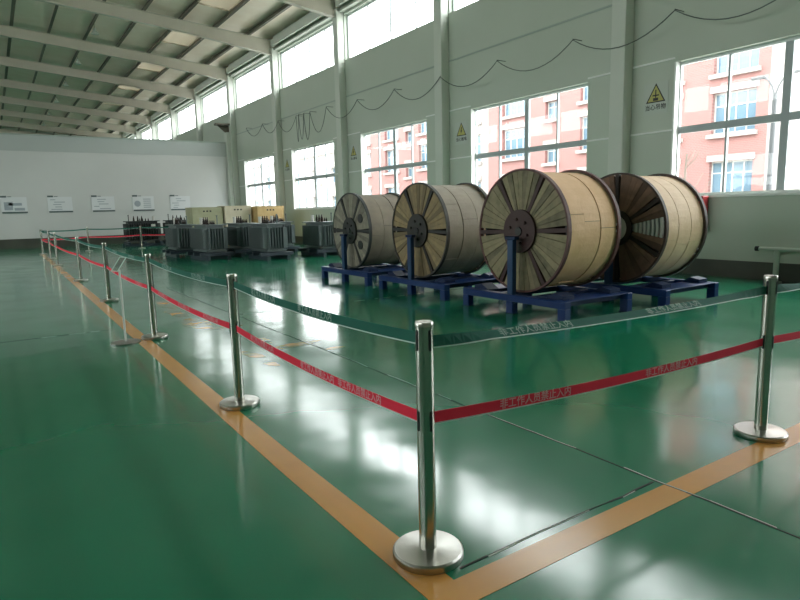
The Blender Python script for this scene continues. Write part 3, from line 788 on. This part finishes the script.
# low T-shaped pipe
o = thing('standpipe', (10.95, 4.93, 0.002), 'grey T-shaped standpipe with a dark valve knob beside the wall', 'pipe')
MB().lathe([(0.10, 0), (0.10, 0.015), (0.045, 0.018), (0.045, 0.54)], 20).build('post', M_grey, o)
MB().tube([(0, 0.30, 0.56), (0, -0.75, 0.56)], 0.032, 14).build('crossbar', M_grey, o)
MB().lathe([(0.03, 0), (0.045, 0.01), (0.045, 0.06), (0.025, 0.075)], 16, Matrix.Translation((0, 0.29, 0.56)) @ Matrix.Rotation(-PI/2, 4, 'X')).build('valve_knob', M_black, o)

# high-bay lamps on one purlin line
LY = [5.2+6*k for k in range(10)]
lampg = None
for k, y in enumerate(LY):
    if lampg is None:
        lampg = thing('high_bay_lamp', (0, 0, 0), 'small pendant lamp hung from a roof purlin', 'lamp', 'pendant lamps in a line under the roof')
        MB().lathe([(0.008, 0.22), (0.008, 0.42)], 8).build('rod', M_purlin, lampg)
        MB().lathe([(0.17, 0.0), (0.165, 0.01), (0.08, 0.12), (0.06, 0.13), (0.06, 0.22), (0.04, 0.23)], 20).build('shade', M_steel, lampg)
        o = lampg
    else: o = copy_tree(lampg)
    o.location = (4.4, y, roofz(4.4)-0.635)

# ------------------------------------------------------------------ outdoors
struct('ground_outside', MB().box(XR+0.26, 120, -60, 160, -0.4, -0.15), M_ground)
struct('ground_outside', MB().box(-80, XL-0.26, -60, 160, -0.4, -0.15), M_ground)
def building(name, label, X, ya, yb, H, wins, segs, mats, depth=9):
    o = thing(name, (X, ya, -0.15), label, 'building')
    hs = [(y-wd/2-ya, y+wd/2-ya, z+0.15, z+0.15+hh) for (y, wd, z, hh) in wins]
    for (sa, sb, m) in segs:
        hh = [h for h in hs if h[0] < sb-ya and h[1] > sa-ya]
        yy = [sa-ya, sb-ya]+[min(max(v, sa-ya), sb-ya) for h in hh for v in h[:2]]; zz = [0, H]+[v for h in hh for v in h[2:]]
        wall_cells(MB(), 0, 0.35, yy, zz, hh).build('wall', mats[m], o)
    MB().box(0.36, depth, 0, yb-ya, 0, H).build('core', mats[0], o)
    MB().box(-0.4, depth+.2, -0.2, yb-ya+0.2, H, H+0.35).build('parapet', M_cream, o)
    for (a, b, c, d) in hs:
        wd = b-a
        wn = bpy.data.objects.new('window', None); COL.objects.link(wn); wn.parent = o; wn.location = (0.28, a, c); wn.empty_display_size = .1
        fr = MB(); f = 0.07; h = d-c
        fr.box(-.03, .03, 0, f, 0, h); fr.box(-.03, .03, wd-f, wd, 0, h); fr.box(-.03, .03, f, wd-f, 0, f); fr.box(-.03, .03, f, wd-f, h-f, h)
        n = 4 if wd > 1.5 else 2
        for k in range(1, n): fr.box(-.025, .025, wd*k/n-.03, wd*k/n+.03, f, h-f)
        fr.box(-.026, .026, f, wd-f, h*.68-.03, h*.68+.03)
        fr.build('frame', M_bframe, wn); MB().box(0.0, 0.015, f, wd-f, f, h-f).build('pane', M_bglass, wn)
        MB().box(-0.18, 0.20, a-0.15, b+0.15, c-0.2, c-0.005).build('sill', M_cream, o)
        MB().box(-0.08, 0.10, a-0.1, b+0.1, d+0.005, d+0.3).build('lintel', M_cream, o)
wins = []
for yc, wd in ((15.9, 2.1), (19.7, 2.3), (24.0, 2.1), (30.6, 2.3), (35.6, 3.2), (40.6, 2.2), (45.8, 2.2), (50.5, 2.2)):
    for z, h in ((1.6, 1.75), (4.67, 1.95), (7.5, 1.95), (10.3, 1.8)): wins.append((yc, wd, z, h))
for yc in (27.3, 43.1):
    for z in (4.1, 6.8, 9.6): wins.append((yc, 1.05, z, 1.1))
building('brick_building', 'red brick office building with cream bands seen through the windows', 30, 12.2, 53, 13.0, wins,
         [(12.2, 14.3, 1), (14.3, 33.2, 0), (33.2, 38.0, 1), (38.0, 53, 0)], (M_brick, M_cream))
wins2 = [(yc, 2.4, z, 1.7) for yc in (62, 67, 72, 77, 82, 87) for z in (1.4, 4.6)]
M_pale = mat('pale_render', (0.42, 0.40, 0.38), 0.9)
building('pale_building', 'low pale rendered building seen through the windows by the transformers', 33, 59, 90, 8.0, wins2, [(59, 90, 0)], (M_pale,))
# street lamp
M_lampgrey = mat('lamp_post_grey', (0.06, 0.065, 0.07), 0.5)
o = thing('street_lamp', (20, 9.37, -0.15), 'grey twin-arm street lamp outside before the brick building', 'street lamp')
MB().lathe([(0.16, 0), (0.16, 0.02), (0.095, 0.04), (0.065, 4.7)], 14).build('pole', M_lampgrey, o)
for s in (-1, 1):
    MB().tube([(0, 0, 4.65), (0, s*.1, 4.95), (0, s*.25, 5.18), (0, s*.42, 5.24)], 0.03, 8).build('arm', M_lampgrey, o)
    MB().bev(-0.09, 0.09, -0.22, 0.22, -0.04, 0.04, 0.02, Matrix.Translation((0, s*.5, 5.25))).build('lamp_head', M_lampgrey, o)
# bare street trees
def tree(x, y, h, seed, label):
    o = thing('bare_tree', (x, y, -0.15), label, 'tree', 'bare trees outside'); rnd = random.Random(seed)
    MB().tube([(0, 0, 0), (0.03, 0.02, h*.4), (0, 0.05, h*.8), (0.02, 0.02, h)], 0.045, 7).build('trunk', M_brown, o)
    for k in range(14):
        z = h*rnd.uniform(.3, .9); a = rnd.uniform(0, 2*PI); L = rnd.uniform(.5, 1.1)*(1.1-z/h)+.25
        p = Vector((0.02, 0.03, z)); q = p+Vector((math.cos(a)*L*.6, math.sin(a)*L*.6, L*.6)); r = q+Vector((math.cos(a)*L*.3, math.sin(a)*L*.3, L*.6))
        MB().tube([p, q, r], 0.014, 5).build('branch', M_brown, o)
M_brown = mat('bark_grey', (0.16, 0.13, 0.11), 0.9)
tree(22.5, 13.6, 3.4, 2, 'bare young tree outside the street-lamp window'); tree(23, 26.5, 3.0, 5, 'bare young tree outside the window behind the reels')
